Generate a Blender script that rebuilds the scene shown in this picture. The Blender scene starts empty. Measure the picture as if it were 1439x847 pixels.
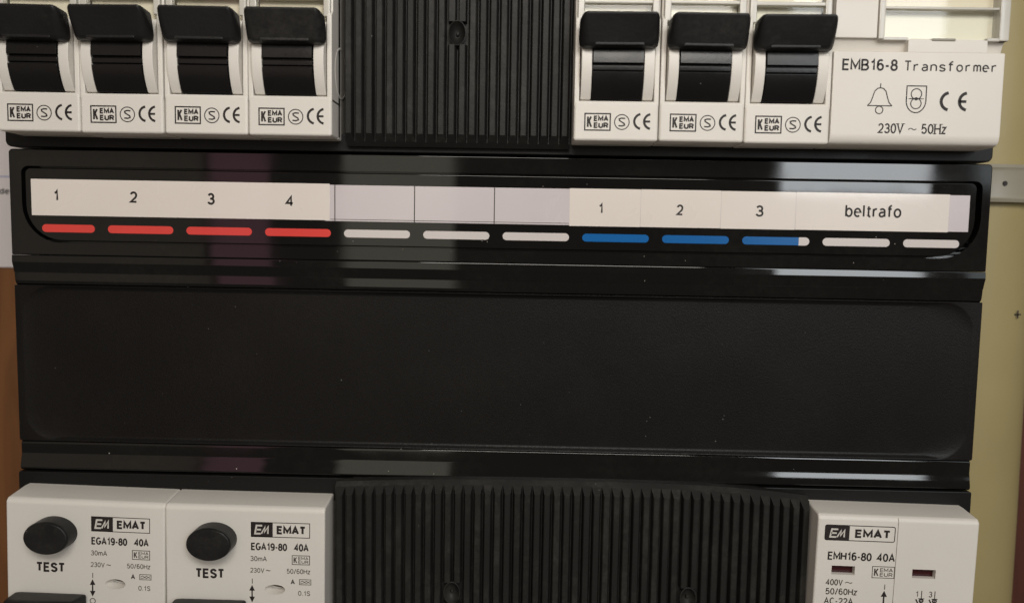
import bpy, bmesh, math, random
from mathutils import Matrix, Vector
random.seed(7)
S = 0.01                      # modelled in millimetres, one Blender unit = 100 mm
sc = bpy.context.scene
sc.unit_settings.system = 'METRIC'; sc.unit_settings.scale_length = 0.1
C = sc.collection
def P(x, h, z): return Vector((x*S, -h*S, z*S))     # h = how far something stands out from the panel front

# ------------------------------------------------------------------ camera
cam = bpy.data.cameras.new('camera'); camo = bpy.data.objects.new('camera', cam); C.objects.link(camo)
yaw, tilt, roll = .01445, -.08182, -.01764
M = Matrix.Rotation(yaw, 3, 'Z') @ Matrix.Rotation(tilt, 3, 'X') @ Matrix.Rotation(roll, 3, 'Y')
R = Matrix((M.col[0], M.col[2], -M.col[1])).transposed()
camo.matrix_world = Matrix.Translation(P(102.527, 172.41, -.125)) @ R.to_4x4()
cam.sensor_width = 36; cam.lens = 1100/1439*36; cam.clip_start = .05; cam.clip_end = 200
cam.dof.use_dof = True; cam.dof.focus_distance = 1.70; cam.dof.aperture_fstop = 1.25
sc.camera = camo

# ------------------------------------------------------------------ light: a dim room behind the photographer, one window, one added key softbox
w = bpy.data.worlds.new('World'); sc.world = w; w.use_nodes = True
bg = w.node_tree.nodes['Background']; bg.inputs[0].default_value = (1, .88, .74, 1); bg.inputs[1].default_value = .14
def area(name, loc, target, sx, sz, radiance, col):
    d = bpy.data.lights.new(name, 'AREA'); d.shape = 'RECTANGLE'; d.size = sx*S; d.size_y = sz*S
    d.energy = radiance*math.pi*sx*S*sz*S; d.color = col
    o = bpy.data.objects.new(name, d); C.objects.link(o); o.location = P(*loc)
    dirn = (P(*target)-P(*loc)).normalized()
    o.rotation_euler = dirn.to_track_quat('-Z', 'Y').to_euler()
    return o
def wall_area(name, x0, x1, z0, z1, h, radiance, col):
    return area(name, ((x0+x1)/2, h, (z0+z1)/2), ((x0+x1)/2, 0, (z0+z1)/2), x1-x0, z1-z0, radiance, col)
wall_area('window_light', 545, 800, 84, 800, 1200, 9.0, (.93, .97, 1))
wall_area('far_window_light', 880, 1300, 100, 900, 1200, 1.6, (.85, .95, 1))
wall_area('room_wall_glow', -218, -22, -420, 900, 1210, .95, (1, .95, .76))
wall_area('room_corner_glow', -830, -470, -420, 900, 1220, .24, (1, .86, .68))
wall_area('curtain_glow', -455, -350, -420, 700, 1215, .65, (1, .45, .58))
area('key_softbox_light', (125, 288, 160), (100, 0, 45), 180, 90, 12.8, (1, .945, .87))  # unseen soft key added close in front to light the white fronts
sc.view_settings.view_transform = 'Standard'; sc.view_settings.look = 'None'
sc.view_settings.exposure = 0; sc.view_settings.gamma = 1
sc.render.engine = 'CYCLES'; sc.cycles.max_bounces = 8; sc.cycles.use_denoising = True

# ------------------------------------------------------------------ materials
def mat(name, col, rough=.4, spec=.5, bump=0, bscale=40, var=.06, vscale=3, rvar=0, coat=0, dust=0, specks=0, speck_col=(.35, .33, .3)):
    m = bpy.data.materials.new(name); m.use_nodes = True; nt = m.node_tree; N = nt.nodes; L = nt.links
    b = N['Principled BSDF']
    tc = N.new('ShaderNodeTexCoord')
    n = N.new('ShaderNodeTexNoise'); n.inputs['Scale'].default_value = vscale; n.inputs['Detail'].default_value = 6
    L.new(tc.outputs['Object'], n.inputs['Vector'])
    r = N.new('ShaderNodeMapRange'); r.inputs['From Min'].default_value = .3; r.inputs['From Max'].default_value = .7
    r.inputs['To Min'].default_value = 1-var; r.inputs['To Max'].default_value = 1+var
    L.new(n.outputs['Fac'], r.inputs['Value'])
    mul = N.new('ShaderNodeVectorMath'); mul.operation = 'SCALE'; mul.inputs[0].default_value = col
    L.new(r.outputs[0], mul.inputs['Scale'])
    out = mul.outputs[0]
    if dust:
        a1 = N.new('ShaderNodeTexNoise'); a1.inputs['Scale'].default_value = 5; a1.inputs['Detail'].default_value = 3; L.new(tc.outputs['Object'], a1.inputs['Vector'])
        a2 = N.new('ShaderNodeTexNoise'); a2.inputs['Scale'].default_value = 55; a2.inputs['Detail'].default_value = 8; a2.inputs['Roughness'].default_value = .75; L.new(tc.outputs['Object'], a2.inputs['Vector'])
        m1 = N.new('ShaderNodeMath'); m1.operation = 'MULTIPLY'; L.new(a1.outputs['Fac'], m1.inputs[0]); L.new(a2.outputs['Fac'], m1.inputs[1])
        r1 = N.new('ShaderNodeMapRange'); r1.inputs['From Min'].default_value = .24; r1.inputs['From Max'].default_value = .42; r1.inputs['To Max'].default_value = dust; L.new(m1.outputs[0], r1.inputs['Value'])
        dm = N.new('ShaderNodeMix'); dm.data_type = 'RGBA'; L.new(r1.outputs[0], dm.inputs[0]); L.new(out, dm.inputs[6]); dm.inputs[7].default_value = (.16, .15, .13, 1); out = dm.outputs[2]
    if specks:
        v = N.new('ShaderNodeTexVoronoi'); v.inputs['Scale'].default_value = specks
        L.new(tc.outputs['Object'], v.inputs['Vector'])
        n2 = N.new('ShaderNodeTexNoise'); n2.inputs['Scale'].default_value = 2.3; L.new(tc.outputs['Object'], n2.inputs['Vector'])
        th = N.new('ShaderNodeMapRange'); th.inputs['From Min'].default_value = .35; th.inputs['From Max'].default_value = .75
        th.inputs['To Min'].default_value = 0.0; th.inputs['To Max'].default_value = .055; L.new(n2.outputs['Fac'], th.inputs['Value'])
        lt = N.new('ShaderNodeMath'); lt.operation = 'LESS_THAN'; L.new(v.outputs['Distance'], lt.inputs[0]); L.new(th.outputs[0], lt.inputs[1])
        mx = N.new('ShaderNodeMix'); mx.data_type = 'RGBA'; L.new(lt.outputs[0], mx.inputs[0]); L.new(out, mx.inputs[6])
        mx.inputs[7].default_value = (*speck_col, 1); out = mx.outputs[2]
    L.new(out, b.inputs['Base Color'])
    oi = N.new('ShaderNodeObjectInfo'); ad = N.new('ShaderNodeVectorMath'); ad.operation = 'MULTIPLY_ADD'; L.new(oi.outputs['Random'], ad.inputs[0]); ad.inputs[1].default_value = (37, 53, 71)
    old = [(l.from_socket, l.to_socket) for l in list(nt.links) if l.from_socket == tc.outputs['Object']]
    L.new(tc.outputs['Object'], ad.inputs[2])
    for _, to in old: L.new(ad.outputs[0], to)
    src = ad.outputs[0]
    b.inputs['Roughness'].default_value = rough; b.inputs['Specular IOR Level'].default_value = spec
    if rvar:
        n3 = N.new('ShaderNodeTexNoise'); n3.inputs['Scale'].default_value = 5; n3.inputs['Detail'].default_value = 8; n3.inputs['Distortion'].default_value = 1.2
        L.new(src, n3.inputs['Vector'])
        rr = N.new('ShaderNodeMapRange'); rr.inputs['From Min'].default_value = .35; rr.inputs['From Max'].default_value = .7
        rr.inputs['To Min'].default_value = rough; rr.inputs['To Max'].default_value = rough+rvar
        L.new(n3.outputs['Fac'], rr.inputs['Value']); L.new(rr.outputs[0], b.inputs['Roughness'])
    if coat: b.inputs['Coat Weight'].default_value = coat; b.inputs['Coat Roughness'].default_value = .06
    if bump:
        nb = N.new('ShaderNodeTexNoise'); nb.inputs['Scale'].default_value = bscale; nb.inputs['Detail'].default_value = 4
        L.new(src, nb.inputs['Vector'])
        bp = N.new('ShaderNodeBump'); bp.inputs['Strength'].default_value = bump; bp.inputs['Distance'].default_value = .001
        L.new(nb.outputs['Fac'], bp.inputs['Height']); L.new(bp.outputs[0], b.inputs['Normal'])
    return m
MT = dict(
    white=mat('white_plastic', (.69, .655, .60), .38, .4, .3, 90, .045, 2.5, .12, specks=0),
    gloss=mat('gloss_black_plastic', (.0028, .0026, .0025), .022, .5, .13, 3, .15, 4, .06, dust=.025, specks=30),
    satin=mat('satin_black_plastic', (.0042, .004, .0038), .4, .28, .3, 200, .1, 6, .08, specks=26, speck_col=(.12, .12, .11)),
    panel=mat('fine_grained_black_plastic', (.0058, .0050, .0046), .36, .2, .5, 380, .12, 5, .05, dust=.012, specks=28, speck_col=(.1, .1, .09)),
    rib=mat('ribbed_black_plastic', (.0125, .012, .0108), .5, .24, .4, 200, .16, 5, .08, dust=.12, specks=24, speck_col=(.14, .14, .12)),
    lever=mat('lever_black_plastic', (.0085, .008, .008), .42, .33, .5, 130, .25, 9, .12, dust=.1, specks=22, speck_col=(.08, .08, .075)),
    drum=mat('smooth_black_plastic', (.005, .0046, .0046), .24, .35, .2, 120, .15, 7, .12, specks=26, speck_col=(.1, .1, .09)),
    ink=mat('dark_print', (.022, .017, .016), .5, .3, 0, 10, .25, 20),
    ink_soft=mat('thin_grey_print', (.06, .05, .043), .5, .3, 0, 10, .2, 30),
    ink_white=mat('white_print', (.6, .57, .52), .5, .3),
    paper=mat('paper_under_film', (.72, .655, .60), .25, .45, .1, 12, .035, 3, .1, coat=.9),
    paper_lilac=mat('lilac_grey_paper', (.58, .525, .54), .2, .45, .1, 12, .035, 3, .1, coat=.9),
    red=mat('red_paint', (.68, .05, .04), .2, .5, 0, 10, .05, 6, coat=.4),
    blue=mat('blue_paint', (.0, .105, .34), .2, .5, 0, 10, .05, 6, coat=.4),
    barwhite=mat('white_paint', (.60, .55, .53), .2, .5, 0, 10, .03, 6, coat=.4),
    frame=mat('clear_grey_plastic', (.52, .495, .44), .18, .5, .2, 30, .1, 8, .1),
    cream=mat('cream_paper', (.82, .76, .63), .5, .3, .1, 30, .02, 3),
    bright=mat('glare_white_paper', (.88, .86, .76), .5, .3, .1, 30, .01, 3),  # paper brightened to carry the window glare of the pane
    pipe=mat('yellowed_pipe_plastic', (.33, .27, .125), .42, .4, .3, 14, .09, 2.5, .1, specks=6, speck_col=(.25, .2, .1)),
    clamp=mat('grey_clip_plastic', (.27, .25, .195), .35, .45, .4, 20, .12, 4),
    winered=mat('dark_red_indicator', (.035, .004, .005), .25, .5),
    sheet=mat('printed_sheet_paper', (.62, .57, .56), .7, .2, .2, 30, .03, 2),
    blueink=mat('pale_blue_print', (.28, .29, .45), .6, .2),
)
def wood(name, c0, c1):
    m = bpy.data.materials.new(name); m.use_nodes = True; nt = m.node_tree; N = nt.nodes; L = nt.links; b = N['Principled BSDF']
    tc = N.new('ShaderNodeTexCoord'); mp = N.new('ShaderNodeMapping'); mp.inputs['Scale'].default_value = (9, 9, .9); L.new(tc.outputs['Object'], mp.inputs[0])
    n = N.new('ShaderNodeTexNoise'); n.inputs['Scale'].default_value = 2; n.inputs['Detail'].default_value = 8; n.inputs['Distortion'].default_value = .8; L.new(mp.outputs[0], n.inputs['Vector'])
    cr = N.new('ShaderNodeValToRGB'); cr.color_ramp.elements[0].position = .3; cr.color_ramp.elements[0].color = (*c0, 1); cr.color_ramp.elements[1].position = .7; cr.color_ramp.elements[1].color = (*c1, 1)
    L.new(n.outputs['Fac'], cr.inputs[0]); L.new(cr.outputs[0], b.inputs['Base Color']); b.inputs['Roughness'].default_value = .45
    bp = N.new('ShaderNodeBump'); bp.inputs['Strength'].default_value = .3; bp.inputs['Distance'].default_value = .002; L.new(n.outputs['Fac'], bp.inputs['Height']); L.new(bp.outputs[0], b.inputs['Normal'])
    return m
MT['wood'] = wood('orange_brown_wood', (.11, .04, .01), (.2, .078, .021))
MT['redwood'] = wood('dark_red_brown_wood', (.05, .013, .006), (.09, .022, .01))
def pane_mat():
    m = bpy.data.materials.new('clear_cover_film'); m.use_nodes = True; nt = m.node_tree; N = nt.nodes; L = nt.links
    N.remove(N['Principled BSDF']); t = N.new('ShaderNodeBsdfTransparent'); t.inputs[0].default_value = (.96, .96, .94, 1)
    g = N.new('ShaderNodeBsdfGlossy'); g.inputs['Roughness'].default_value = .03; f = N.new('ShaderNodeFresnel'); f.inputs[0].default_value = 1.45
    mx = N.new('ShaderNodeMixShader'); ge = N.new('ShaderNodeNewGeometry'); sb = N.new('ShaderNodeMath'); sb.operation = 'SUBTRACT'; sb.inputs[0].default_value = 1; L.new(ge.outputs['Backfacing'], sb.inputs[1])
    mu = N.new('ShaderNodeMath'); mu.operation = 'MULTIPLY'; L.new(f.outputs[0], mu.inputs[0]); L.new(sb.outputs[0], mu.inputs[1]); L.new(mu.outputs[0], mx.inputs[0]); L.new(t.outputs[0], mx.inputs[1]); L.new(g.outputs[0], mx.inputs[2])
    L.new(mx.outputs[0], N['Material Output'].inputs[0]); return m
MT['pane'] = pane_mat()

# ------------------------------------------------------------------ mesh helpers
class MB:
    def __init__(s): s.bm = bmesh.new()
    def hull(s, pts):
        b = bmesh.new()
        for p in pts: b.verts.new(P(*p))
        bmesh.ops.convex_hull(b, input=b.verts)
        bmesh.ops.dissolve_limit(b, angle_limit=.01, verts=b.verts, edges=b.edges)
        s.join(b); return s
    def join(s, b):
        me = bpy.data.meshes.new('t'); b.to_mesh(me); b.free(); s.bm.from_mesh(me); bpy.data.meshes.remove(me)
    def box(s, x0, x1, h0, h1, z0, z1, bev=0, seg=2):
        b = bmesh.new(); vs = [b.verts.new(P(x, h, z)) for x in (x0, x1) for h in (h0, h1) for z in (z0, z1)]
        for f in ((0, 1, 3, 2), (4, 6, 7, 5), (0, 4, 5, 1), (2, 3, 7, 6), (0, 2, 6, 4), (1, 5, 7, 3)): b.faces.new([vs[i] for i in f])
        bmesh.ops.recalc_face_normals(b, faces=b.faces)
        if bev: bmesh.ops.bevel(b, geom=b.edges[:], offset=bev*S, segments=seg, profile=.5, affect='EDGES', clamp_overlap=True)
        s.join(b); return s
    def prism(s, axis, poly, a, c, bev=0, seg=2):
        """axis 'x': poly of (h,z) run from x=a to c.  axis 'h': poly of (x,z) run from h=a to c."""
        b = bmesh.new()
        def q(u, v, t): return P(t, u, v) if axis == 'x' else P(u, t, v)
        A = [b.verts.new(q(u, v, a)) for u, v in poly]; B = [b.verts.new(q(u, v, c)) for u, v in poly]
        n = len(poly); b.faces.new(A); b.faces.new(B[::-1])
        for i in range(n): b.faces.new((A[i], A[(i+1) % n], B[(i+1) % n], B[i]))
        bmesh.ops.recalc_face_normals(b, faces=b.faces)
        if bev:
            es = [e for e in b.edges if e.calc_face_angle(0) > .5]
            bmesh.ops.bevel(b, geom=es, offset=bev*S, segments=seg, profile=.5, affect='EDGES', clamp_overlap=True)
        s.join(b); return s
    def lathe(s, cx, cz, prof, rx=1, rz=1, n=40):
        """prof of (radius, h) round an axis that points out of the panel; open at the ends unless the radius is 0"""
        b = bmesh.new(); rings = []
        for r, h in prof:
            rings.append([b.verts.new(P(cx+r*rx*math.cos(2*math.pi*i/n), h, cz+r*rz*math.sin(2*math.pi*i/n))) for i in range(n)] if r > 0 else [b.verts.new(P(cx, h, cz))])
        for A, B in zip(rings, rings[1:]):
            for i in range(n):
                j = (i+1) % n
                if len(A) == 1: b.faces.new((A[0], B[i], B[j]))
                elif len(B) == 1: b.faces.new((A[i], A[j], B[0]))
                else: b.faces.new((A[i], A[j], B[j], B[i]))
        bmesh.ops.recalc_face_normals(b, faces=b.faces)
        s.join(b); return s
    def poly(s, pts, h):          # flat piece of print
        s.bm.faces.new([s.bm.verts.new(P(x, h, z)) for x, z in pts]); return s
    def stroke(s, pts, wd, h, closed=False):
        n = len(pts); L = []; Rr = []
        for i in range(n):
            p = Vector(pts[i]); a = Vector(pts[i-1]) if (i > 0 or closed) else None; c = Vector(pts[(i+1) % n]) if (i < n-1 or closed) else None
            d1 = (p-a).normalized() if a is not None else None; d2 = (c-p).normalized() if c is not None else None
            if d1 is None: d1 = d2
            if d2 is None: d2 = d1
            t = (d1+d2).normalized(); nn = Vector((-t.y, t.x)); k = 1/max(.45, nn.dot(Vector((-d1.y, d1.x))))
            L.append(p+nn*wd/2*k); Rr.append(p-nn*wd/2*k)
        V = [(s.bm.verts.new(P(a.x, h, a.y)), s.bm.verts.new(P(c.x, h, c.y))) for a, c in zip(L, Rr)]
        for i in range(n if closed else n-1):
            j = (i+1) % n; s.bm.faces.new((V[i][0], V[i][1], V[j][1], V[j][0]))
        return s
    def text(s, t, x0, x1, z0, z1, h, bold=0):
        """draw t inside the box; bold thickens the pen"""
        H = z1-z0; wd = H*(.135+bold*2.8) if t != '~' else .17
        gap = .25+bold*1.5; tot = sum(GL[c][0] for c in t)+gap*(len(t)-1)
        X0, X1, Z0 = x0+wd/2, x1-wd/2, z0+wd/2; Hh = H-wd
        if len(t) == 1 and t in 'l1': k = Hh
        else: k = (X1-X0)/tot
        tall = .7 if len(t) == 1 and t in 'aemnorsz' else 1
        x = X0; i = 0
        for c in t:
            for st in GL[c][1]:
                s.stroke([(x+u*k, Z0+v*Hh/tall) for u, v in st], wd, h+.002*i); i += 1
            x += (GL[c][0]+gap)*k
        return s
    def build(s, name, m, parent=None, bev=0, seg=2, flat=False, loc=None, keep=False):
        b = s.bm
        if bev:
            es = [e for e in b.edges if len(e.link_faces) == 2 and e.calc_face_angle(0) > .5]
            bmesh.ops.bevel(b, geom=es, offset=bev*S, segments=seg, profile=.5, affect='EDGES', clamp_overlap=True)
        if flat:                   # prints face outwards
            for f in b.faces:
                f.normal_update()
                if f.normal.y > 0: f.normal_flip()
        for e in b.edges: e.smooth = not (len(e.link_faces) == 2 and e.calc_face_angle(0) > .75)
        for f in b.faces: f.smooth = not flat
        o0 = root_loc(parent) if parent else (loc or Vector((0, 0, 0)))
        bmesh.ops.translate(b, verts=b.verts, vec=-o0)
        me = bpy.data.meshes.new(name); b.to_mesh(me); b.free(); me.materials.append(MT[m] if isinstance(m, str) else m)
        o = bpy.data.objects.new(name, me); C.objects.link(o)
        if not flat: soften(o)
        if parent: o.parent = parent
        else: o.location = o0
        return o
def words(name, m, parent, h, items):
    for it in items:
        b = MB(); b.text(it[0], *it[1:5], h, it[5] if len(it) > 5 else 0); b.build(name, m, parent, flat=True)
def marks(name, m, parent, fns):
    for fn in fns:
        b = MB(); fn(b); b.build(name, m, parent, flat=True)
def soften(o):
    if not o.modifiers: md = o.modifiers.new('normals', 'WEIGHTED_NORMAL'); md.keep_sharp = True; md.weight = 100
def root_loc(o):
    while o.parent: o = o.parent
    return o.location.copy()
def _a(cx, cz, rx, rz, a0, a1, n=9):
    return [(cx+rx*math.cos(math.radians(a0+(a1-a0)*i/n)), cz+rz*math.sin(math.radians(a0+(a1-a0)*i/n))) for i in range(n+1)]
GL = {                            # letter shapes as pen strokes: width, strokes; cap height 1
 'A': (.72, [[(0, 0), (.36, 1), (.72, 0)], [(.13, .33), (.59, .33)]]),
 'B': (.62, [[(0, .5), (.34, .5)]+_a(.36, .25, .26, .25, 90, -90)+[(0, 0), (0, 1), (.32, 1)]+_a(.34, .76, .23, .24, 90, -90)+[(.3, .5)]]),
 'C': (.68, [_a(.36, .5, .36, .5, 50, 310, 18)]),
 'E': (.56, [[(.56, 1), (0, 1), (0, 0), (.56, 0)], [(0, .52), (.5, .52)]]),
 'G': (.72, [_a(.36, .5, .36, .5, 50, 335, 18)+[(.7, .44), (.4, .44)]]),
 'H': (.66, [[(0, 0), (0, 1)], [(.66, 0), (.66, 1)], [(0, .52), (.66, .52)]]),
 'K': (.64, [[(0, 0), (0, 1)], [(.6, 1), (.02, .38)], [(.22, .6), (.64, 0)]]),
 'M': (.82, [[(0, 0), (0, 1), (.41, .22), (.82, 1), (.82, 0)]]),
 'R': (.64, [[(0, 0), (0, 1), (.34, 1)]+_a(.36, .74, .26, .26, 90, -90)+[(0, .48)], [(.34, .48), (.64, 0)]]),
 'S': (.6, [[(.58, .78)]+_a(.3, .74, .27, .26, 20, 180, 9)+[(.08, .62), (.3, .52), (.52, .40)]+_a(.3, .26, .28, .26, 30, -165, 11)]),
 'T': (.62, [[(0, 1), (.62, 1)], [(.31, 1), (.31, 0)]]),
 'U': (.64, [[(0, 1), (0, .32)]+_a(.32, .32, .32, .32, 180, 360)+[(.64, 1)]]),
 'V': (.68, [[(0, 1), (.34, 0), (.68, 1)]]),
 '0': (.56, [_a(.28, .5, .28, .5, 0, 360, 20)]),
 '1': (.42, [[(.06, .76), (.24, .84), (.32, 1), (.32, 0)]]),
 '2': (.56, [_a(.28, .72, .27, .28, 165, -20, 10)+[(.45, .45), (.0, .02), (.56, .02)]]),
 '3': (.56, [_a(.27, .75, .24, .25, 160, -80, 11)+[(.2, .53)], [(.2, .53)]+_a(.27, .265, .28, .265, 85, -165, 12)]),
 '4': (.6, [[(.44, 0), (.44, 1), (0, .3), (.6, .3)]]),
 '5': (.56, [[(.5, 1), (.1, 1), (.04, .52)]+_a(.27, .32, .28, .32, 115, -155, 12)]),
 '6': (.56, [_a(.3, .66, .28, .34, 50, 170, 8)+[(.01, .4)]+_a(.28, .31, .27, .31, 180, 530, 16)]),
 '8': (.56, [_a(.28, .76, .23, .24, -90, 270, 16), _a(.28, .265, .28, .265, 90, 450, 16)]),
 '9': (.56, [_a(.28, .69, .27, .31, 0, 360, 16), _a(.26, .34, .29, .34, -130, 0, 8)+[(.55, .65)]]),
 'a': (.5, [_a(.24, .5, .22, .2, 150, 0, 7)+[(.46, 0)], [(.46, .42), (.2, .38)]+_a(.2, .2, .2, .19, 90, 290, 8)+[(.46, .14)]]),
 'b': (.52, [[(0, 0), (0, 1)], _a(.26, .35, .26, .35, 180, 540, 16)]),
 'd': (.52, [[(.52, 0), (.52, 1)], _a(.26, .35, .26, .35, 0, 360, 16)]),
 'e': (.52, [[(.02, .38), (.52, .38)]+_a(.26, .35, .26, .35, 5, 310, 16)]),
 'f': (.34, [[(.13, 0), (.13, .82)]+_a(.3, .82, .17, .18, 180, 90, 5)+[(.34, 1)], [(0, .7), (.32, .7)]]),
 'l': (.1, [[(.05, 0), (.05, 1)]]),
 'm': (.8, [[(0, 0), (0, .7)], [(0, .45)]+_a(.2, .5, .2, .2, 160, 0, 7)+[(.4, 0)], [(.4, .45)]+_a(.6, .5, .2, .2, 160, 0, 7)+[(.8, 0)]]),
 'n': (.46, [[(0, 0), (0, .7)], [(0, .42)]+_a(.23, .47, .23, .23, 160, 0, 7)+[(.46, 0)]]),
 'o': (.54, [_a(.27, .35, .27, .35, 0, 360, 18)]),
 'r': (.3, [[(0, 0), (0, .7)], [(0, .4)]+_a(.24, .44, .24, .25, 170, 75, 5)]),
 's': (.44, [[(.42, .56)]+_a(.22, .52, .2, .18, 30, 180, 7)+[(.08, .42), (.34, .3)]+_a(.22, .18, .22, .18, 40, -165, 9)]),
 't': (.32, [[(.13, .92), (.13, .14)]+_a(.25, .14, .12, .14, 180, 270, 4)+[(.32, 0)], [(0, .7), (.32, .7)]]),
 'z': (.44, [[(0, .7), (.44, .7), (0, 0), (.44, 0)]]),
 '-': (.3, [[(0, .4), (.3, .4)]]), '/': (.36, [[(0, -.05), (.36, 1.05)]]), '.': (.1, [[(.05, 0), (.05, .14)]]),
 '~': (1, [[(0, .2), (.15, .75), (.35, .9), (.6, .3), (.8, .1), (1, .7)]]),
}
def cut(o, tool):                 # subtract one MB from an object, keeping a plain mesh
    me = bpy.data.meshes.new('c'); bmesh.ops.translate(tool.bm, verts=tool.bm.verts, vec=-root_loc(o)); tool.bm.to_mesh(me); tool.bm.free()
    c = bpy.data.objects.new('c', me); C.objects.link(c); c.location = root_loc(o)
    o.modifiers.clear(); md = o.modifiers.new('b', 'BOOLEAN'); md.object = c; md.operation = 'DIFFERENCE'; md.solver = 'EXACT'
    bpy.context.view_layer.update()
    nm = bpy.data.meshes.new_from_object(o.evaluated_get(bpy.context.evaluated_depsgraph_get()))
    o.modifiers.clear(); old = o.data; o.data = nm; nm.name = o.name; bpy.data.meshes.remove(old)
    bpy.data.objects.remove(c); bpy.data.meshes.remove(me)
    b = bmesh.new(); b.from_mesh(nm)
    for e in b.edges: e.smooth = not (len(e.link_faces) == 2 and e.calc_face_angle(0) > .6)
    b.to_mesh(nm); b.free(); soften(o)
def rrect(x0, x1, z0, z1, r, n=8):
    """rounded rectangle; r = radius, or (bottom, top)"""
    rb, rt = r if isinstance(r, tuple) else (r, r)
    out = []
    for cx, cz, rr, a0 in ((x1-rt, z1-rt, rt, 0), (x0+rt, z1-rt, rt, 90), (x0+rb, z0+rb, rb, 180), (x1-rb, z0+rb, rb, 270)):
        for i in range(n+1):
            a = math.radians(a0+90*i/n); out.append((cx+rr*math.cos(a), cz+rr*math.sin(a)))
    return out
def arc(cx, cz, r, a0, a1, n=20, rz=None):
    rz = rz or r
    return [(cx+r*math.cos(math.radians(a0+(a1-a0)*i/n)), cz+rz*math.sin(math.radians(a0+(a1-a0)*i/n))) for i in range(n+1)]
def ring(cx, cz, r, n=32, rz=None): return arc(cx, cz, r, 0, 360*(n-1)/n, n-1, rz)
def thing(name, label, cat, loc, group=None):
    o = bpy.data.objects.new(name, None); C.objects.link(o); o.location = P(*loc); o.empty_display_size = .1
    o['label'] = label; o['category'] = cat
    if group: o['group'] = group
    return o
def tag(o, label=None, cat=None, group=None, kind=None):
    for k, v in (('label', label), ('category', cat), ('group', group), ('kind', kind)):
        if v: o[k] = v
    return o

# ------------------------------------------------------------------ background: board, wooden upright, sheet of paper, pipe and clip
b = MB().box(-160, 400, -66, -60, -190, 160); o = b.build('wall_board', 'wood', loc=P(100, -66, -190)); tag(o, kind='structure')
t = thing('side_board', 'dark red-brown wooden board upright to the right of the yellowed pipe', 'board', (262, -60, -190))
MB().box(224, 300, -59.8, -57, -190, 160, .8).build('plank', 'redwood', t)
t = thing('paper_sheet', 'white printed paper sheet pinned behind the left edge of the black cover', 'paper', (-70, -59.6, -11.7))
MB().box(-110, -18, -59.9, -59.3, -11.7, 90).build('sheet', 'sheet', t)
b = MB(); b.poly([(-110, 14.9), (-18, 14.9), (-18, 15.3), (-110, 15.3)], -59.25); b.build('printed_line', 'blueink', t, flat=True)
b = MB(); b.text('de', -53.5, -50.4, 9.95, 11.8, -59.25, .02); b.build('lettering', 'ink', t, flat=True)
t = thing('plastic_pipe', 'yellowed vertical plastic pipe running down behind the right edge of the cover', 'pipe', (217.7, -40, -190))
b = MB(); n = 64
bmx = bmesh.new(); rings = []
for z in range(-190, 161, 10):
    rings.append([bmx.verts.new(P(217.7+18.4*math.cos(2*math.pi*i/n)+.25*math.sin(z*.05), -40+18.4*math.sin(2*math.pi*i/n), z)) for i in range(n)])
for A, B in zip(rings, rings[1:]):
    for i in range(n): bmx.faces.new((A[i], A[(i+1) % n], B[(i+1) % n], B[i]))
bmx.faces.new(rings[0]); bmx.faces.new(rings[-1][::-1]); bmesh.ops.recalc_face_normals(bmx, faces=bmx.faces)
b.join(bmx); b.build('tube', 'pipe', t)
def on_pipe(x, r): return -40+math.sqrt(r*r-(x-217.7)**2)
b = MB(); hc = on_pipe(225.2, 18.4)+.42
b.stroke([(224.4, -17), (226.0, -17)], .35, hc); b.stroke([(225.2, -18), (225.2, -16)], .35, hc); b.build('scratch_mark', 'ink', t, flat=True)
t = thing('pipe_clip', 'pale grey plastic clip band wrapped round the yellowed pipe', 'clip', (217.7, -40, 10))
bmx = bmesh.new(); prof = ((18.9, 10.4), (20.6, 10.4), (20.9, 11.2), (20.5, 12), (20.5, 17.8), (20.9, 18.6), (20.6, 19.4), (18.9, 19.4)); rings = []
for i in range(n):
    a = 2*math.pi*i/n; rings.append([bmx.verts.new(P(217.7+r*math.cos(a), -40+r*math.sin(a), z)) for r, z in prof])
for i in range(n):
    A, B = rings[i], rings[(i+1) % n]
    for k in range(len(prof)): kk = (k+1) % len(prof); bmx.faces.new((A[k], A[kk], B[kk], B[k]))
bmesh.ops.recalc_face_normals(bmx, faces=bmx.faces); b = MB(); b.join(bmx); b.build('band', 'clamp', t)
b = MB(); hs = on_pipe(217.8, 20.5); b.lathe(217.9, 14.8, [(0, hs+.1), (.55, hs+.15), (.8, hs-.3)], n=16); b.build('pin', 'ink', t)

# ------------------------------------------------------------------ black cover strip
CV = thing('distribution_board_cover', 'glossy black cover strip with numbered label window and wide blank panel', 'cover', (96, -20, -58))
CX0, CX1 = -11.35, 203.4
# surrounds above and below (satin ledges), each a shallow bar with rounded front corners
MB().prism('h', rrect(-11.75, 203.1, 17.75, 21.6, (1.3, .4)), -18, .25, .35).build('upper_ledge', 'satin', CV)
MB().prism('h', rrect(-11.6, 203.6, -60.2, -55.0, (.5, .5)), -18, -.1, .3).build('lower_ledge', 'satin', CV)
# gloss ridge that carries the window
rg = MB().prism('h', rrect(CX0, CX1, -5.9, 17.35, (.3, .9)), -19, 0, .45, 3).build('label_ridge', 'gloss', CV)
cut(rg, MB().prism('h', rrect(-8.6, 201.5, -3.15, 13.65, (8.5, 1.6)), -3, 5))
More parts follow.
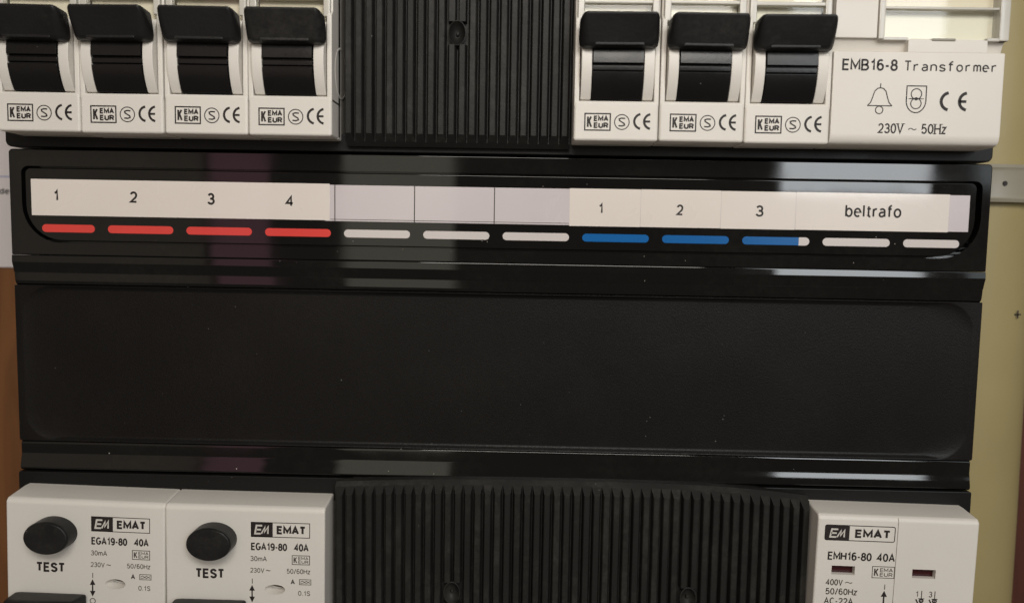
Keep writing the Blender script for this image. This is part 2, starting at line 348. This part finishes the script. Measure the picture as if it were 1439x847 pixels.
# lip, slope and flank down to the panel: one profile run along the cover
lip = [(-19, -5.95), (-.05, -5.95), (.0, -6.15), (.09, -7.3), (.08, -7.55), (.0, -7.8), (-.2, -8.3), (-.45, -9.3), (-.62, -9.75), (-.72, -9.8), (-.72, -10.0), (-.85, -11.6), (-1.15, -12.3), (-1.5, -12.6), (-1.9, -12.75), (-19, -12.75)]
MB().prism('x', lip, CX0+.05, CX1-.05, .12, 2).build('upper_lip', 'gloss', CV)
b = MB(); q = bmesh.new(); zb, zt = -48.1, -12.65; xa, xb = CX0-.45, CX1+.45
lev = [(rrect(xa, xb, zb, zt, .3, 10), -19), (rrect(xa, xb, zb, zt, .3, 10), -1.35), (rrect(xa+.3, xb-.3, zb, zt, .3, 10), -1.05), (rrect(xa+1.6, xb-1.6, zb+.12, zt-.12, 6.5, 10), -1.02), (rrect(xa+2.0, xb-2.0, zb+.3, zt-.3, 6.4, 10), -1.14),
       (rrect(xa+4.5, xb-4.5, zb+.7, zt-.7, 5.5, 10), -1.62), (rrect(xa+10, xb-10, zb+1.2, zt-1.2, 4.5, 10), -1.8), (rrect(xa+16, xb-16, zb+3, zt-3, 4, 10), -1.83)]
V = [[q.verts.new(P(x, hh, z)) for x, z in pl] for pl, hh in lev]
for A, B in zip(V, V[1:]):
    for k in range(len(A)): kk = (k+1) % len(A); q.faces.new((A[k], A[kk], B[kk], B[k]))
q.faces.new(V[-1]); q.faces.new(V[0][::-1]); bmesh.ops.recalc_face_normals(q, faces=q.faces); b.join(q)
b.build('blank_panel', 'panel', CV)
low = [(-19, -48.15), (-1.5, -48.15), (-1.2, -48.35), (-1.05, -48.8), (-1.08, -51.0), (-.99, -51.6), (-.82, -52.3), (-.64, -53.1), (-.50, -54.0), (-.58, -54.5), (-.9, -54.8), (-19, -54.85)]
MB().prism('x', low, CX0+.05, CX1-.05, .12, 2).build('lower_lip', 'gloss', CV)
MB().box(-9, 201, -50, -19, -60, 22).build('rear_housing', 'satin', CV)
# window insert, paper labels, colour bars
wi = MB().prism('h', rrect(-8.1, 200.55, -2.75, 13.3, (8.0, 1.3)), -2.9, -.35, .28, 3).build('window_insert', 'gloss', CV)
hL = -.30
def label_piece(x0, x1, z0, z1, m, h, lab=None):
    bb = MB(); bb.box(x0, x1, -.5, h, z0, z1, .03, 1); o = bb.build('name_label', m, CV)
    if lab: o['label'] = lab
    return o
lp = label_piece(58.5, 199.1, 2.72, 10.62, 'paper_lilac', -.30, 'lilac-grey printed strip with empty ruled boxes')
b = MB()
for x in (60.7, 78.25, 95.8): b.stroke([(x, 2.75), (x, 10.6)], .22, -.285)
b.stroke([(59.7, 3.1), (112.2, 3.1)], .13, -.285); b.build('ruled_line', 'ink_soft', lp, flat=True)
l1 = label_piece(-6.68, 59.55, 2.86, 10.84, 'paper', -.26, 'white label numbered 1 to 4')
hp = -.245
words('number', 'ink', l1, hp, [('1', -1.75, -.75, 6.05, 8.53, .016), ('2', 15.29, 16.98, 5.91, 8.46, .016), ('3', 32.47, 34.18, 5.8, 8.4, .016), ('4', 49.81, 51.63, 5.66, 8.1, .016)])
for x0, x1, dz, s_, tx, lab in ((112.25, 127.75, 0, '1', (118.52, 119.5, 5.32, 7.63), 'white label numbered 1'), (127.82, 145.25, .03, '2', (135.62, 137.12, 5.23, 7.62), 'white label numbered 2'),
                         (145.33, 161.5, -.02, '3', (152.83, 154.6, 5.26, 7.75), 'white label numbered 3'), (161.58, 194.7, .02, 'beltrafo', (172.26, 184.42, 5.5, 8.3), 'long white label lettered beltrafo')):
    o = label_piece(x0, x1, 2.56+dz, 10.74+dz, 'paper', -.26, lab)
    b = MB(); b.text(s_, *tx, hp, .003 if len(s_) > 1 else .012); b.build('lettering', 'ink', o, flat=True)
cols = ['red']*4+['barwhite']*3+['blue']*3+['barwhite']*2
for i, cm in enumerate(cols):
    x0, x1 = 17.5*i-7.3, 17.5*i+7.3
    if i == 0: x0 = -4.5
    if i == 11: x1 = 197.35
    b = MB(); b.prism('h', rrect(x0, x1, -.82, .93, .87, 6), -.5, -.28, .04, 1); o = b.build('colour_bar', cm, CV)
    if i == 9:
        b = MB(); pts = [(162.5, -.83), (x1-.87, -.83)]+arc(x1-.87, .055, .885, -90, 90, 10)+[(162.5, .94)]; b.poly(pts, -.265); b.build('bare_end', 'barwhite', o, flat=True)

# ------------------------------------------------------------------ printed marks
def kema(b, x0, x1, z0, z1, h, wd):
    b.stroke([(x0, z0), (x1, z0), (x1, z1), (x0, z1)], wd, h, True)
    W, H = x1-x0, z1-z0; bo = .045 if wd > .2 else .012
    b.text('K', x0+.08*W, x0+.29*W, z0+.13*H, z0+.87*H, h, .008)
    b.text('EMA', x0+.35*W, x0+.93*W, z0+.53*H, z0+.88*H, h, bo); b.text('EUR', x0+.35*W, x0+.93*W, z0+.12*H, z0+.47*H, h, bo)
def ce(b, x0, x1, z0, z1, h, wd):
    r = (z1-z0)/2; cz = (z0+z1)/2
    b.stroke(arc(x0+r, cz, r-wd/2, 100, 260, 16), wd, h)
    cx = x1; b.stroke(arc(cx, cz, r-wd/2, 100, 260, 16), wd, h); b.stroke([(cx-r+wd/2, cz), (cx-.15*r, cz)], wd*.9, h)
def s_mark(b, cx, cz, r, h, wd):
    b.stroke(ring(cx, cz, r), wd, h, True)
    q = r*.52; b.stroke([(cx+q*.85, cz+q*.95), (cx-q*.1, cz+q*1.02), (cx-q*.72, cz+q*.8), (cx-q*.62, cz+q*.38), (cx+q*.62, cz-q*.38), (cx+q*.72, cz-q*.8), (cx+q*.1, cz-q*1.02), (cx-q*.85, cz-q*.95)], wd*1.4, h)
def em(b, x0, x1, z0, z1, h, wd):
    H = z1-z0; k = .18*H
    def T(u, v): return (x0+(x1-x0)*u+k*v-.5*k, z0+H*v)
    b.stroke([T(.45, 1), T(.05, 1), T(.05, 0), T(.45, 0)], wd, h); b.stroke([T(.05, .5), T(.42, .5)], wd, h)
    b.stroke([T(.5, 0), T(.66, .85), T(.7, .2), T(.88, .9), T(.95, 0)], wd*.9, h)
def arrow(b, x, z0, z1, h, wd, aw, al, tip0=True, tip1=True):
    b.stroke([(x, z0+al*.8), (x, z1-al*.8)], wd, h)
    b.poly([(x-aw, z1-al), (x+aw, z1-al), (x, z1)], h+.005); b.poly([(x-aw, z0+al), (x, z0), (x+aw, z0+al)], h+.005)

# ------------------------------------------------------------------ miniature circuit breaker
def half_drum(r, hc, zc, zlo, zhi, n=28):
    pts = []
    for i in range(n+1):
        z = zlo+(zhi-zlo)*i/n; pts.append((hc+math.sqrt(max(0, r*r-(z-zc)**2)), z))
    return [(1, zlo)]+pts+[(1, zhi)]
FR = 8.7
def make_breaker():
    t = thing('circuit_breaker', 'x', 'circuit breaker', (0, -45, 20), 'single circuit breakers in the upper row')
    b = MB()
    b.box(-8.68, 8.68, -45, 3, 20, 92, .25)
    b.box(-8.68, 8.68, 1, FR, 20, 28.15, .55, 3)                       # printed nose
    for s_ in (-1, 1):
        x0, x1 = sorted((s_*7.62, s_*8.68)); b.prism('x', [(1, 27), (FR-.1, 27), (FR-.1, 44.5), (7.4, 45.6), (7.4, 92), (1, 92)], x0, x1, .22)
        x0, x1 = sorted((s_*5.27, s_*7.42)); b.prism('x', half_drum(12.9, -2.6, 35.6, 28.35, 43.4), x0, x1, .22)
    b.build('body', 'white', t)
    # rocker drum with a stepped face
    prof = [(1, 28.3)]
    for i in range(15):
        z = 28.4+(33.5-28.4)*i/14; prof.append((-2.2+math.sqrt(12.85**2-(z-35.6)**2), z))
    prof += [(9.75, 33.55), (9.75, 33.85), (10.2, 34.0), (10.25, 34.9), (9.7, 35.0), (9.7, 35.25), (10.75, 35.35)]
    for i in range(10):
        z = 35.4+(42.5-35.4)*i/9; prof.append((-2.2+math.sqrt(12.95**2-(z-35.6)**2), z))
    prof += [(1, 42.6)]
    MB().prism('x', prof, -5.12, 5.12, .08, 1).build('rocker', 'drum', t)
    b = MB()
    b.hull([(-7.5, 15.2, 44.4), (7.5, 15.2, 44.4), (-6.6, 12.3, 38.2), (6.6, 12.3, 38.2), (-8.3, 9.9, 38.0), (8.3, 9.9, 38.0), (-8.0, 10.9, 43.8), (8.0, 10.9, 43.8)])
    for e in b.bm.edges: pass
    bmesh.ops.bevel(b.bm, geom=b.bm.edges[:], offset=.8*S, segments=4, profile=.55, affect='EDGES', clamp_overlap=True)
    b.box(-5.0, 5.0, 7, 12.6, 38.3, 42.6, .3)
    b.build('lever', 'lever', t)
    # label pocket behind the lever
    b = MB()
    for s_ in (-1, 1):
        x0, x1 = sorted((s_*6.9, s_*8.3)); b.box(x0, x1, 6.8, 8.5, 44.2, 92, .25)
    b.box(-7, 7, 6.4, 8.3, 47.7, 48.5, .2); b.box(-7.2, 7.2, 6.2, 7.6, 42.9, 43.5, .2)
    b.build('label_frame', 'frame', t)
    MB().box(-6.9, 6.9, 3, 6.2, 43.2, 92).build('label_card', 'cream', t)
    MB().box(-6.85, 6.85, 7.3, 7.6, 43.6, 92, .05, 1).build('clear_cover', 'pane', t)
    h = FR+.03
    marks('approval_mark', 'ink', t, [lambda b: kema(b, -6.4, -1.2, 22.15, 25.5, h, .27), lambda b: s_mark(b, 1.2, 23.85, 1.5, h, .2), lambda b: ce(b, 3.5, 7.25, 22.3, 25.75, h, .48)])
    # moulded circles on the flank
    for s_ in (-1, 1):
        x = s_*8.68; b = MB()
        for cz, ch, r, tr in ((34.2, 0.5, 5.2, .28),):
            bx = bmesh.new(); rr = []
            for i in range(40):
                a = 2*math.pi*i/40; q = []
                for k in range(8):
                    c = 2*math.pi*k/8; R_ = r+tr*math.cos(c); q.append(bx.verts.new(P(x+s_*tr*.35*math.sin(c), ch+R_*math.cos(a), cz+R_*math.sin(a))))
                rr.append(q)
            for i in range(40):
                for k in range(8): bx.faces.new((rr[i][k], rr[i][(k+1) % 8], rr[(i+1) % 40][(k+1) % 8], rr[(i+1) % 40][k]))
            bmesh.ops.recalc_face_normals(bx, faces=bx.faces); b.join(bx)
        b.build('moulded_ring', 'white', t)
    return t
def copy_tree(o, parent=None):
    c = o.copy(); C.objects.link(c); c.parent = parent
    for ch in list(o.children): copy_tree(ch, c)
    return c
spots = [(1.07, 'white circuit breaker cut by the left edge of the photo, black lever up'),
         (18.57, 'white circuit breaker above red bar 2, second from the left'),
         (36.07, 'white circuit breaker above red bar 3, third from the left'),
         (53.57, 'white circuit breaker just left of the ribbed black blanking plate, its grey flank showing'),
         (120.9, 'white circuit breaker just right of the ribbed black blanking plate'),
         (138.4, 'white circuit breaker above the middle blue bar, between two others'),
         (155.9, 'white circuit breaker touching the bell transformer on its left')]
proto = make_breaker()
trees = [proto]+[copy_tree(proto) for _ in spots[1:]]
for k, ((x, lab), t) in enumerate(zip(spots, trees)):
    t.location = P(x, -45+(0, .12, -.1, .05, 0, .1, -.06)[k], 20+(.05, -.06, .04, 0, -.04, .03, -.05)[k]); t['label'] = lab
    t.rotation_euler.y = math.radians((.15, -.1, .2, 0, -.12, .1, -.15)[k])
    for ch in t.children:                       # no two levers stand quite alike
        if ch.name.startswith('lever'): ch.location.z += (-.14, .05, 0, -.05, .06, -.04, 0)[k]*S; ch.rotation_euler.y = math.radians((.5, -.3, .25, .1, -.2, .3, -.25)[k])
# the right-hand three get whiter cards, window glare painted into the paper
for t in trees[4:]:
    for ch in t.children:
        if ch.name.startswith('label_card'): ch.data = ch.data.copy(); ch.data.materials[0] = MT['bright']

# ------------------------------------------------------------------ bell transformer
t = thing('bell_transformer', 'wide white bell transformer module with bell symbol at the upper right', 'transformer', (182.1, -45, 20))
b = MB()
b.box(164.72, 199.5, -45, 2, 20, 92, .3)
side = rrect(164.72, 199.5, 20, 92, .3)
b.prism('x', [(1, 20.0), (6.9, 20.0), (7.9, 20.35), (8.5, 21.1), (FR, 22.2), (FR, 38.75), (1, 38.75)], 164.72, 199.3, .3)
b.prism('x', [(1, 38.6), (FR, 38.6), (FR, 41.2), (1, 41.2)], 179.6, 195.6, .18)
b.prism('x', [(1, 38.6), (6.6, 38.6), (7.3, 40.4), (7.9, 41.2), (7.9, 41.5), (1, 41.5)], 164.72, 199.4, .1)
b.box(164.72, 173.3, 1, FR, 41.35, 92, .25)
b.box(173, 199.6, 1, 5.6, 41, 92, .2)
b.build('body', 'white', t)
b = MB()
b.box(173.35, 174.6, 5, 9.2, 41.1, 92, .25); b.box(197.6, 199.7, 5, 9.0, 41.0, 92, .35)
b.box(174.5, 197.7, 6.6, 8.6, 47.2, 47.75, .18); b.box(173.6, 179.4, 6.2, 8.8, 41.0, 41.6, .12); b.box(195.4, 199.4, 6.2, 8.8, 41.0, 41.7, .15)
b.build('window_frame', 'frame', t)
MB().box(184.3, 189.0, 7.4, 8.95, 40.95, 41.45, .12).build('latch_tab', 'clamp', t)
MB().box(174.5, 197.7, 5.3, 6.3, 41.3, 47.4).build('label_card', 'bright', t)
MB().box(174.5, 197.7, 5.3, 6.2, 47.6, 92).build('label_card', 'cream', t)
MB().box(174.6, 197.6, 7.6, 7.95, 41.5, 92, .05, 1).build('clear_cover', 'pane', t)
h = FR+.03
words('lettering', 'ink', t, h, [('EMB16-8', 166.5, 177.75, 34.85, 37.2, .012)])
b = MB(); x = 178.95; adv = (198.15-178.95)/11
for i, ch in enumerate('Transformer'):
    w_ = {'T': .86, 'r': .6, 'f': .68, 'm': .92}.get(ch, .78)*adv; top = 37.0 if ch in 'Tf' else 36.35
    b.text(ch, x+i*adv+(adv-w_)*.3, x+i*adv+(adv-w_)*.3+w_, 34.85, top, h, 0 if ch in 'Tf' else .02)
b.build('lettering', 'ink', t, flat=True)
b = MB()
bell = [(172.0, 27.9), (172.6, 28.5), (173.0, 29.6), (173.35, 30.8), (173.9, 31.35), (174.5, 31.5), (175.1, 31.35), (175.65, 30.8), (176.0, 29.6), (176.4, 28.5), (177.0, 27.9)]
b.stroke([(172.0, 27.9), (177.0, 27.9)], .2, h); b.stroke(bell, .2, h+.005); b.stroke([(174.5, 31.5), (174.5, 32.4)], .18, h); b.stroke(ring(174.45, 27.05, .75), .2, h, True)
b.build('bell_symbol', 'ink', t, flat=True)
b = MB()
b.stroke([(179.85, 31.95), (183.8, 31.95), (183.8, 29.0)]+arc(181.82, 29.0, 1.98, 0, -180, 14, 2.4)[1:], .22, h, True)
b.stroke(ring(181.82, 30.35, 1.05), .2, h, True); b.stroke(ring(181.82, 28.45, 1.05), .2, h+.005, True); b.stroke([(180.3, 29.4), (183.35, 29.4)], .16, h+.01); b.poly([(181.1, 29.4), (181.82, 29.75), (182.5, 29.4), (181.82, 29.05)], h+.012)
b.build('transformer_symbol', 'ink', t, flat=True)
b = MB(); ce(b, 186.6, 192.3, 26.95, 31.0, h, .62); b.build('approval_mark', 'ink', t, flat=True)
z0, z1 = 22.35, 24.4
def serifs(b, pts):
    for xa, za in pts: b.stroke([(xa-.36, za), (xa+.36, za)], .13, h+.03)
b = MB(); b.text('230V', 174.4, 179.6, z0, z1, h, .004); serifs(b, ((178.35, z1-.07), (179.5, z1-.07))); b.build('rating', 'ink', t, flat=True)
b = MB(); b.text('~', 180.5, 182.3, 23.0, 23.6, h); b.build('rating', 'ink', t, flat=True)
b = MB(); b.text('50Hz', 183.2, 188.3, z0, z1, h, .004); serifs(b, ((185.95, z0+.07), (187.2, z0+.07), (185.95, z1-.07), (187.2, z1-.07))); b.build('rating', 'ink', t, flat=True)

# ------------------------------------------------------------------ ribbed blanking plates
rib_cache = {}
def rib_mesh(z_far, z_near, up):
    """trapezoid rib from z_far (out of the picture) to the chamfered end at z_near"""
    k = (round(z_far, 2), round(z_near, 2), up)
    b = bmesh.new(); d = 1 if up else -1            # d: direction from the far end to the chamfered end
    zc = z_near-d*1.55; H0, H1, H2 = 2.6, 4.28, 2.72
    sec = lambda z, ht, wt: [(-1.02, H0, z), (-wt, ht, z), (wt, ht, z), (1.02, H0, z)]
    rows = [sec(z_far, H1, .62), sec(zc, H1, .62), sec(z_near, H2, 1.0)]
    V = [[b.verts.new(P(*p)) for p in r] for r in rows]
    for A, B in zip(V, V[1:]):
        for i in range(3): b.faces.new((A[i], A[i+1], B[i+1], B[i]))
    b.faces.new(V[0]); b.faces.new(V[-1][::-1]); bmesh.ops.recalc_face_normals(b, faces=b.faces)
    es = [e for e in b.edges if abs(e.verts[0].co.x)/S < .9 and abs(e.verts[1].co.x)/S < .9 and e.calc_face_angle(0) > .4 and abs(e.verts[0].co.z-e.verts[1].co.z) > .01]
    bmesh.ops.bevel(b, geom=es, offset=.12*S, segments=1, affect='EDGES', clamp_overlap=True)
    me = bpy.data.meshes.new('rib'); b.to_mesh(me); b.free(); me.materials.append(MT['rib']); return me
def rib_seg(z_a, z_b):
    b = bmesh.new(); V = [[b.verts.new(P(*p)) for p in [(-.93, 2.6, z), (-.62, 4.28, z), (.62, 4.28, z), (.93, 2.6, z)]] for z in (z_a, z_b)]
    for i in range(3): b.faces.new((V[0][i], V[0][i+1], V[1][i+1], V[1][i]))
    b.faces.new(V[0]); b.faces.new(V[1][::-1]); bmesh.ops.recalc_face_normals(b, faces=b.faces)
    me = bpy.data.meshes.new('rib'); b.to_mesh(me); b.free(); me.materials.append(MT['rib']); return me
def plate(name, label, x0, x1, g0, z_end, z_far, up, holes, dh=0, tilt=lambda x: 0):
    t = thing(name, label, 'blanking plate', ((x0+x1)/2, -40+dh, min(z_end, z_far)), 'ribbed black blanking plates')
    d = 1 if up else -1
    bb = MB(); za, zb = sorted((z_end-d*.25, z_far)); 
    nx = 24; edge = [(x1+(x0-x1)*q/nx, z_end+tilt(x1+(x0-x1)*q/nx)) for q in range(nx+1)]
    bb.prism('h', [(x0, z_far), (x1, z_far)]+edge, -40, 2.7)
    for e in bb.bm.edges: pass
    fe = [e for e in bb.bm.edges if all(abs(v.co.y+2.7*S) < 1e-5 for v in e.verts) and abs(e.verts[0].co.z-z_far*S) > 1e-3 and abs(e.verts[1].co.z-z_far*S) > 1e-3]
    bmesh.ops.bevel(bb.bm, geom=fe, offset=.95*S, segments=1, affect='EDGES', clamp_overlap=True)
    # chamfered end strip along the whole plate
    bb.build('plate', 'rib', t)
    k0 = int(math.ceil((x0-g0)/2.1875)); me_full = {}
    x = g0+2.1875*k0
    # flat side margins where the grooves stop
    if x-x0 > .5:
        pass
    i = k0-1
    while True:
        c = g0+2.1875*i+1.094; i += 1
        if c+.6 > x1: break
        if c-.7 < x0: continue
        ze = z_end+tilt(c)-d*.95
        hit = [hz for hx, hz in holes if abs(hx-c) < 1.6]
        loc = P(c, 0, 0)-t.location
        if not hit:
            me = me_full.get(round(ze, 2)) or me_full.setdefault(round(ze, 2), rib_mesh(z_far, ze, up)); ms = [me]
        else:
            hz = hit[0]; dz = 2.35
            if up: ms = [rib_seg(z_far, hz-dz), rib_mesh(hz+dz, ze, up)]
            else: ms = [rib_seg(z_far, hz+dz), rib_mesh(hz-dz, ze, up)]
        for me in ms:
            o = bpy.data.objects.new('rib', me); C.objects.link(o); o.parent = t; o.location = loc
    for hx, hz in holes:
        r = MB().lathe(hx, hz, [(1, 4.2), (.93, 4.25), (.88, 4.1), (.7, 3.3), (.35, 2.85), (.22, 2.8), (.2, 2.95), (.14, 3.35), (0, 3.45)], 1.85, 2.6, 36).build('screw_recess', 'rib', t)
    if dh: t.location.y -= 0
    return t
plate('blanking_plate', 'ribbed black blanking plate in the upper row between the two breaker groups', 63.85, 111.75, 65.72, 18.85, 92, False, [(87.6, 42.4)])
plate('blanking_plate', 'long ribbed black blanking plate with two screw recesses in the lower row', 61.45, 166.35, 63.76, -53.95, -125, True, [(87.8, -79.2), (140.3, -79.2)],
      tilt=lambda x: round(-1.25*max(0, (105-x)/44)**2-2.15*max(0, (x-116)/51)**3, 2))

# ------------------------------------------------------------------ residual current devices
def make_rcd():
    t = thing('residual_current_device', 'x', 'residual current device', (8, -45, -125), 'residual current devices in the lower row')
    ox = -9.5; F = 7.85; h = F+.03
    bd = MB().prism('x', [(-45, -57.6), (1.5, -57.6), (F-.6, -58.35), (F, -59.1), (F, -125), (-45, -125)], ox, ox+34.9, .75, 4).build('body', 'white', t)
    cut(bd, MB().lathe(14.5, -76.75, [(0, F-2.6), (.6, F-2.3), (.97, F+.0), (1.02, F+1), (0, F+1)], 2.3, 1.15, 36))
    b = MB(); b.stroke([(12.7, -76.3), (14.2, -76.75), (15.6, -76.95)], .3, F-1.9); b.build('sight_slot', 'ink_soft', t, flat=True)
    b = MB().lathe(1.4, -65.6, [(0, 7), (1.02, 7), (1.02, 11.2), (.99, 11.6), (.93, 11.8), (.5, 11.72), (0, 11.68)], 4.75, 3.55, 56); b.build('test_button', 'lever', t)
    b = MB(); b.text('TEST', -3.0, 3.5, -74.6, -72.4, h, .03); b.build('button_lettering', 'ink', t, flat=True)
    b = MB(); b.poly([(9.28, -65.0), (14.05, -65.0), (14.05, -61.7), (9.28, -61.7)], h); b.stroke([(9.4, -64.95), (22.1, -64.95), (22.1, -61.75), (9.4, -61.75)], .16, h, True)
    b.text('EMAT', 14.9, 21.3, -64.3, -62.4, h, .04); b.build('maker_mark', 'ink', t, flat=True)
    b = MB(); em(b, 10.2, 13.3, -64.25, -62.45, h+.015, .38); b.build('monogram', 'ink_white', t, flat=True)
    words('type_lettering', 'ink', t, h, [('EGA19-80', 9.3, 17.2, -68.0, -66.3, .02), ('40A', 18.7, 21.9, -68.0, -66.3, .02), ('A', 17.95, 18.9, -75.45, -74.35, .025)])
    b = MB(); b.stroke([(9.55, -75.5), (9.55, -74.4)], .16, h); b.build('on_mark', 'ink', t, flat=True)
    b = MB(); arrow(b, 9.5, -79.75, -75.8, h, .3, .62, 1.3); b.build('double_arrow', 'ink', t, flat=True)
    b = MB(); b.stroke(ring(9.5, -80.75, .58), .17, h, True); b.build('off_mark', 'ink_soft', t, flat=True)
    words('rating_lettering', 'ink_soft', t, h, [('30mA', 9.15, 12.75, -70.45, -69.3), ('230V', 9.1, 12.2, -73.05, -71.95), ('~', 12.5, 13.6, -72.65, -72.3), ('50/60Hz', 17.1, 22.25, -73.05, -71.95), ('0.1S', 19.6, 22.25, -77.95, -76.85)])
    b = MB(); kema(b, 18.3, 22.1, -70.95, -68.95, h, .15); b.build('approval_mark', 'ink_soft', t, flat=True)
    b = MB(); b.stroke([(19.9, -75.45), (22.4, -75.45), (22.4, -74.3), (19.9, -74.3)], .14, h, True)
    b.stroke([(20.1, -74.9), (20.5, -74.6), (20.95, -74.85), (21.4, -75.15), (21.8, -74.9), (22.2, -74.65)], .13, h); b.stroke([(20.1, -75.2), (20.8, -75.05), (21.4, -74.6), (22.2, -75.15)], .12, h+.005)
    b.build('wave_symbol', 'ink_soft', t, flat=True)
    # wide black lever at the bottom of the picture
    b = MB(); b.hull([(-7.2, 15.5, -78.3), (6.4, 15.5, -78.3), (-7.7, 13, -76.7), (7.2, 13, -76.6), (-7.9, 8.2, -76.8), (7.9, 8.2, -76.8), (-7.2, 15, -87), (6.4, 15, -87), (-7.9, 8.2, -88), (7.9, 8.2, -88)])
    bmesh.ops.bevel(b.bm, geom=b.bm.edges[:], offset=.7*S, segments=3, profile=.6, affect='EDGES', clamp_overlap=True)
    b.box(-7.0, 7.0, 5, 10, -96, -78, .3); bmesh.ops.translate(b.bm, verts=b.bm.verts, vec=P(.6, 0, -2.2))
    b.build('lever', 'lever', t)
    return t
r1 = make_rcd(); r2 = copy_tree(r1)
r1['label'] = 'white residual current device at the lower left corner, its TEST button leftmost'
r2.location.x += 35.0*S; r2.location.z -= .9*S; r1.location.z -= .45*S
def lean(o, deg, dz):              # turned a little in its rail, about a point dz above its base
    o.rotation_euler.y = math.radians(deg); o.location.x -= dz*S*math.sin(math.radians(deg))
lean(r1, 1.1, 59); lean(r2, .35, 59)
r2['label'] = 'white residual current device beside the long ribbed blanking plate, its TEST button second'

# ------------------------------------------------------------------ main switch
t = thing('isolator_switch', 'white two-module switch with two dark red indicator slots at lower right', 'switch', (183.8, -45, -125))
F = 7.85; h = F+.03
bd = MB().prism('x', [(-45, -57.45), (1.5, -57.45), (F-.6, -58.0), (F, -58.7), (F, -125), (-45, -125)], 166.6, 201.0, .7, 4)
bd = bd.build('body', 'white', t)
cut(bd, MB().box(183.62, 183.76, F-.5, F+3, -126, -50))
for a, z in ((170.1, -71.1), (187.4, -71.25)):
    cut(bd, MB().box(a, a+5.0, F-1.5, F+2, z, z+1.95)); MB().box(a-.1, a+5.1, F-2.5, F-1.2, z-.1, z+2.05).build('indicator', 'winered', t)
b = MB(); b.prism('h', rrect(168.15, 173.4, -63.55, -60.15, .35, 4), h-.03, h); b.stroke(rrect(168.2, 183.1, -63.5, -60.2, .4, 4), .18, h+.003, True)
b.text('EMAT', 174.6, 182.2, -62.85, -60.95, h, .04); b.build('maker_mark', 'ink', t, flat=True)
b = MB(); em(b, 169.3, 172.6, -62.8, -61.1, h+.015, .36); b.build('monogram', 'ink_white', t, flat=True)
words('type_lettering', 'ink', t, h, [('EMH16-80', 169.1, 178.5, -67.9, -66.05, .016), ('40A', 179.6, 183.5, -67.9, -66.05, .016)])
b = MB(); b.stroke([(181.75, -74.05), (181.75, -72.9)], .16, h); b.build('on_mark', 'ink', t, flat=True)
b = MB(); arrow(b, 181.7, -79.0, -74.3, h, .34, .68, 1.35); b.build('double_arrow', 'ink', t, flat=True)
for xa, nn in ((189.75, '1'), (192.6, '3')):
    words('terminal_number', 'ink', t, h, [(nn, xa-1.3, xa-.55, -75.4, -74.1)])
    b = MB(); b.stroke([(xa, -77), (xa, -74.0)], .18, h); b.stroke(ring(xa, -76.2, .38, 14), .3, h+.005, True); b.stroke([(xa-1.15, -75.9), (xa-.3, -77.6)], .3, h+.01); b.stroke([(xa-.65, -75.75), (xa+.65, -75.75)], .16, h+.015)
    b.build('contact_symbol', 'ink', t, flat=True)
b = MB(); kema(b, 178.85, 183.55, -71.5, -69.0, h, .15); b.build('approval_mark', 'ink_soft', t, flat=True)
words('rating_lettering', 'ink_soft', t, h, [('400V', 169.05, 172.7, -73.55, -72.15, .008), ('~', 173.1, 174.8, -73.05, -72.6), ('50/60Hz', 169.1, 175.9, -75.6, -74.15, .008), ('AC-22A', 168.9, 175.2, -77.75, -76.25, .008)])
lean(t, .9, 59)
t.location.z -= .35*S
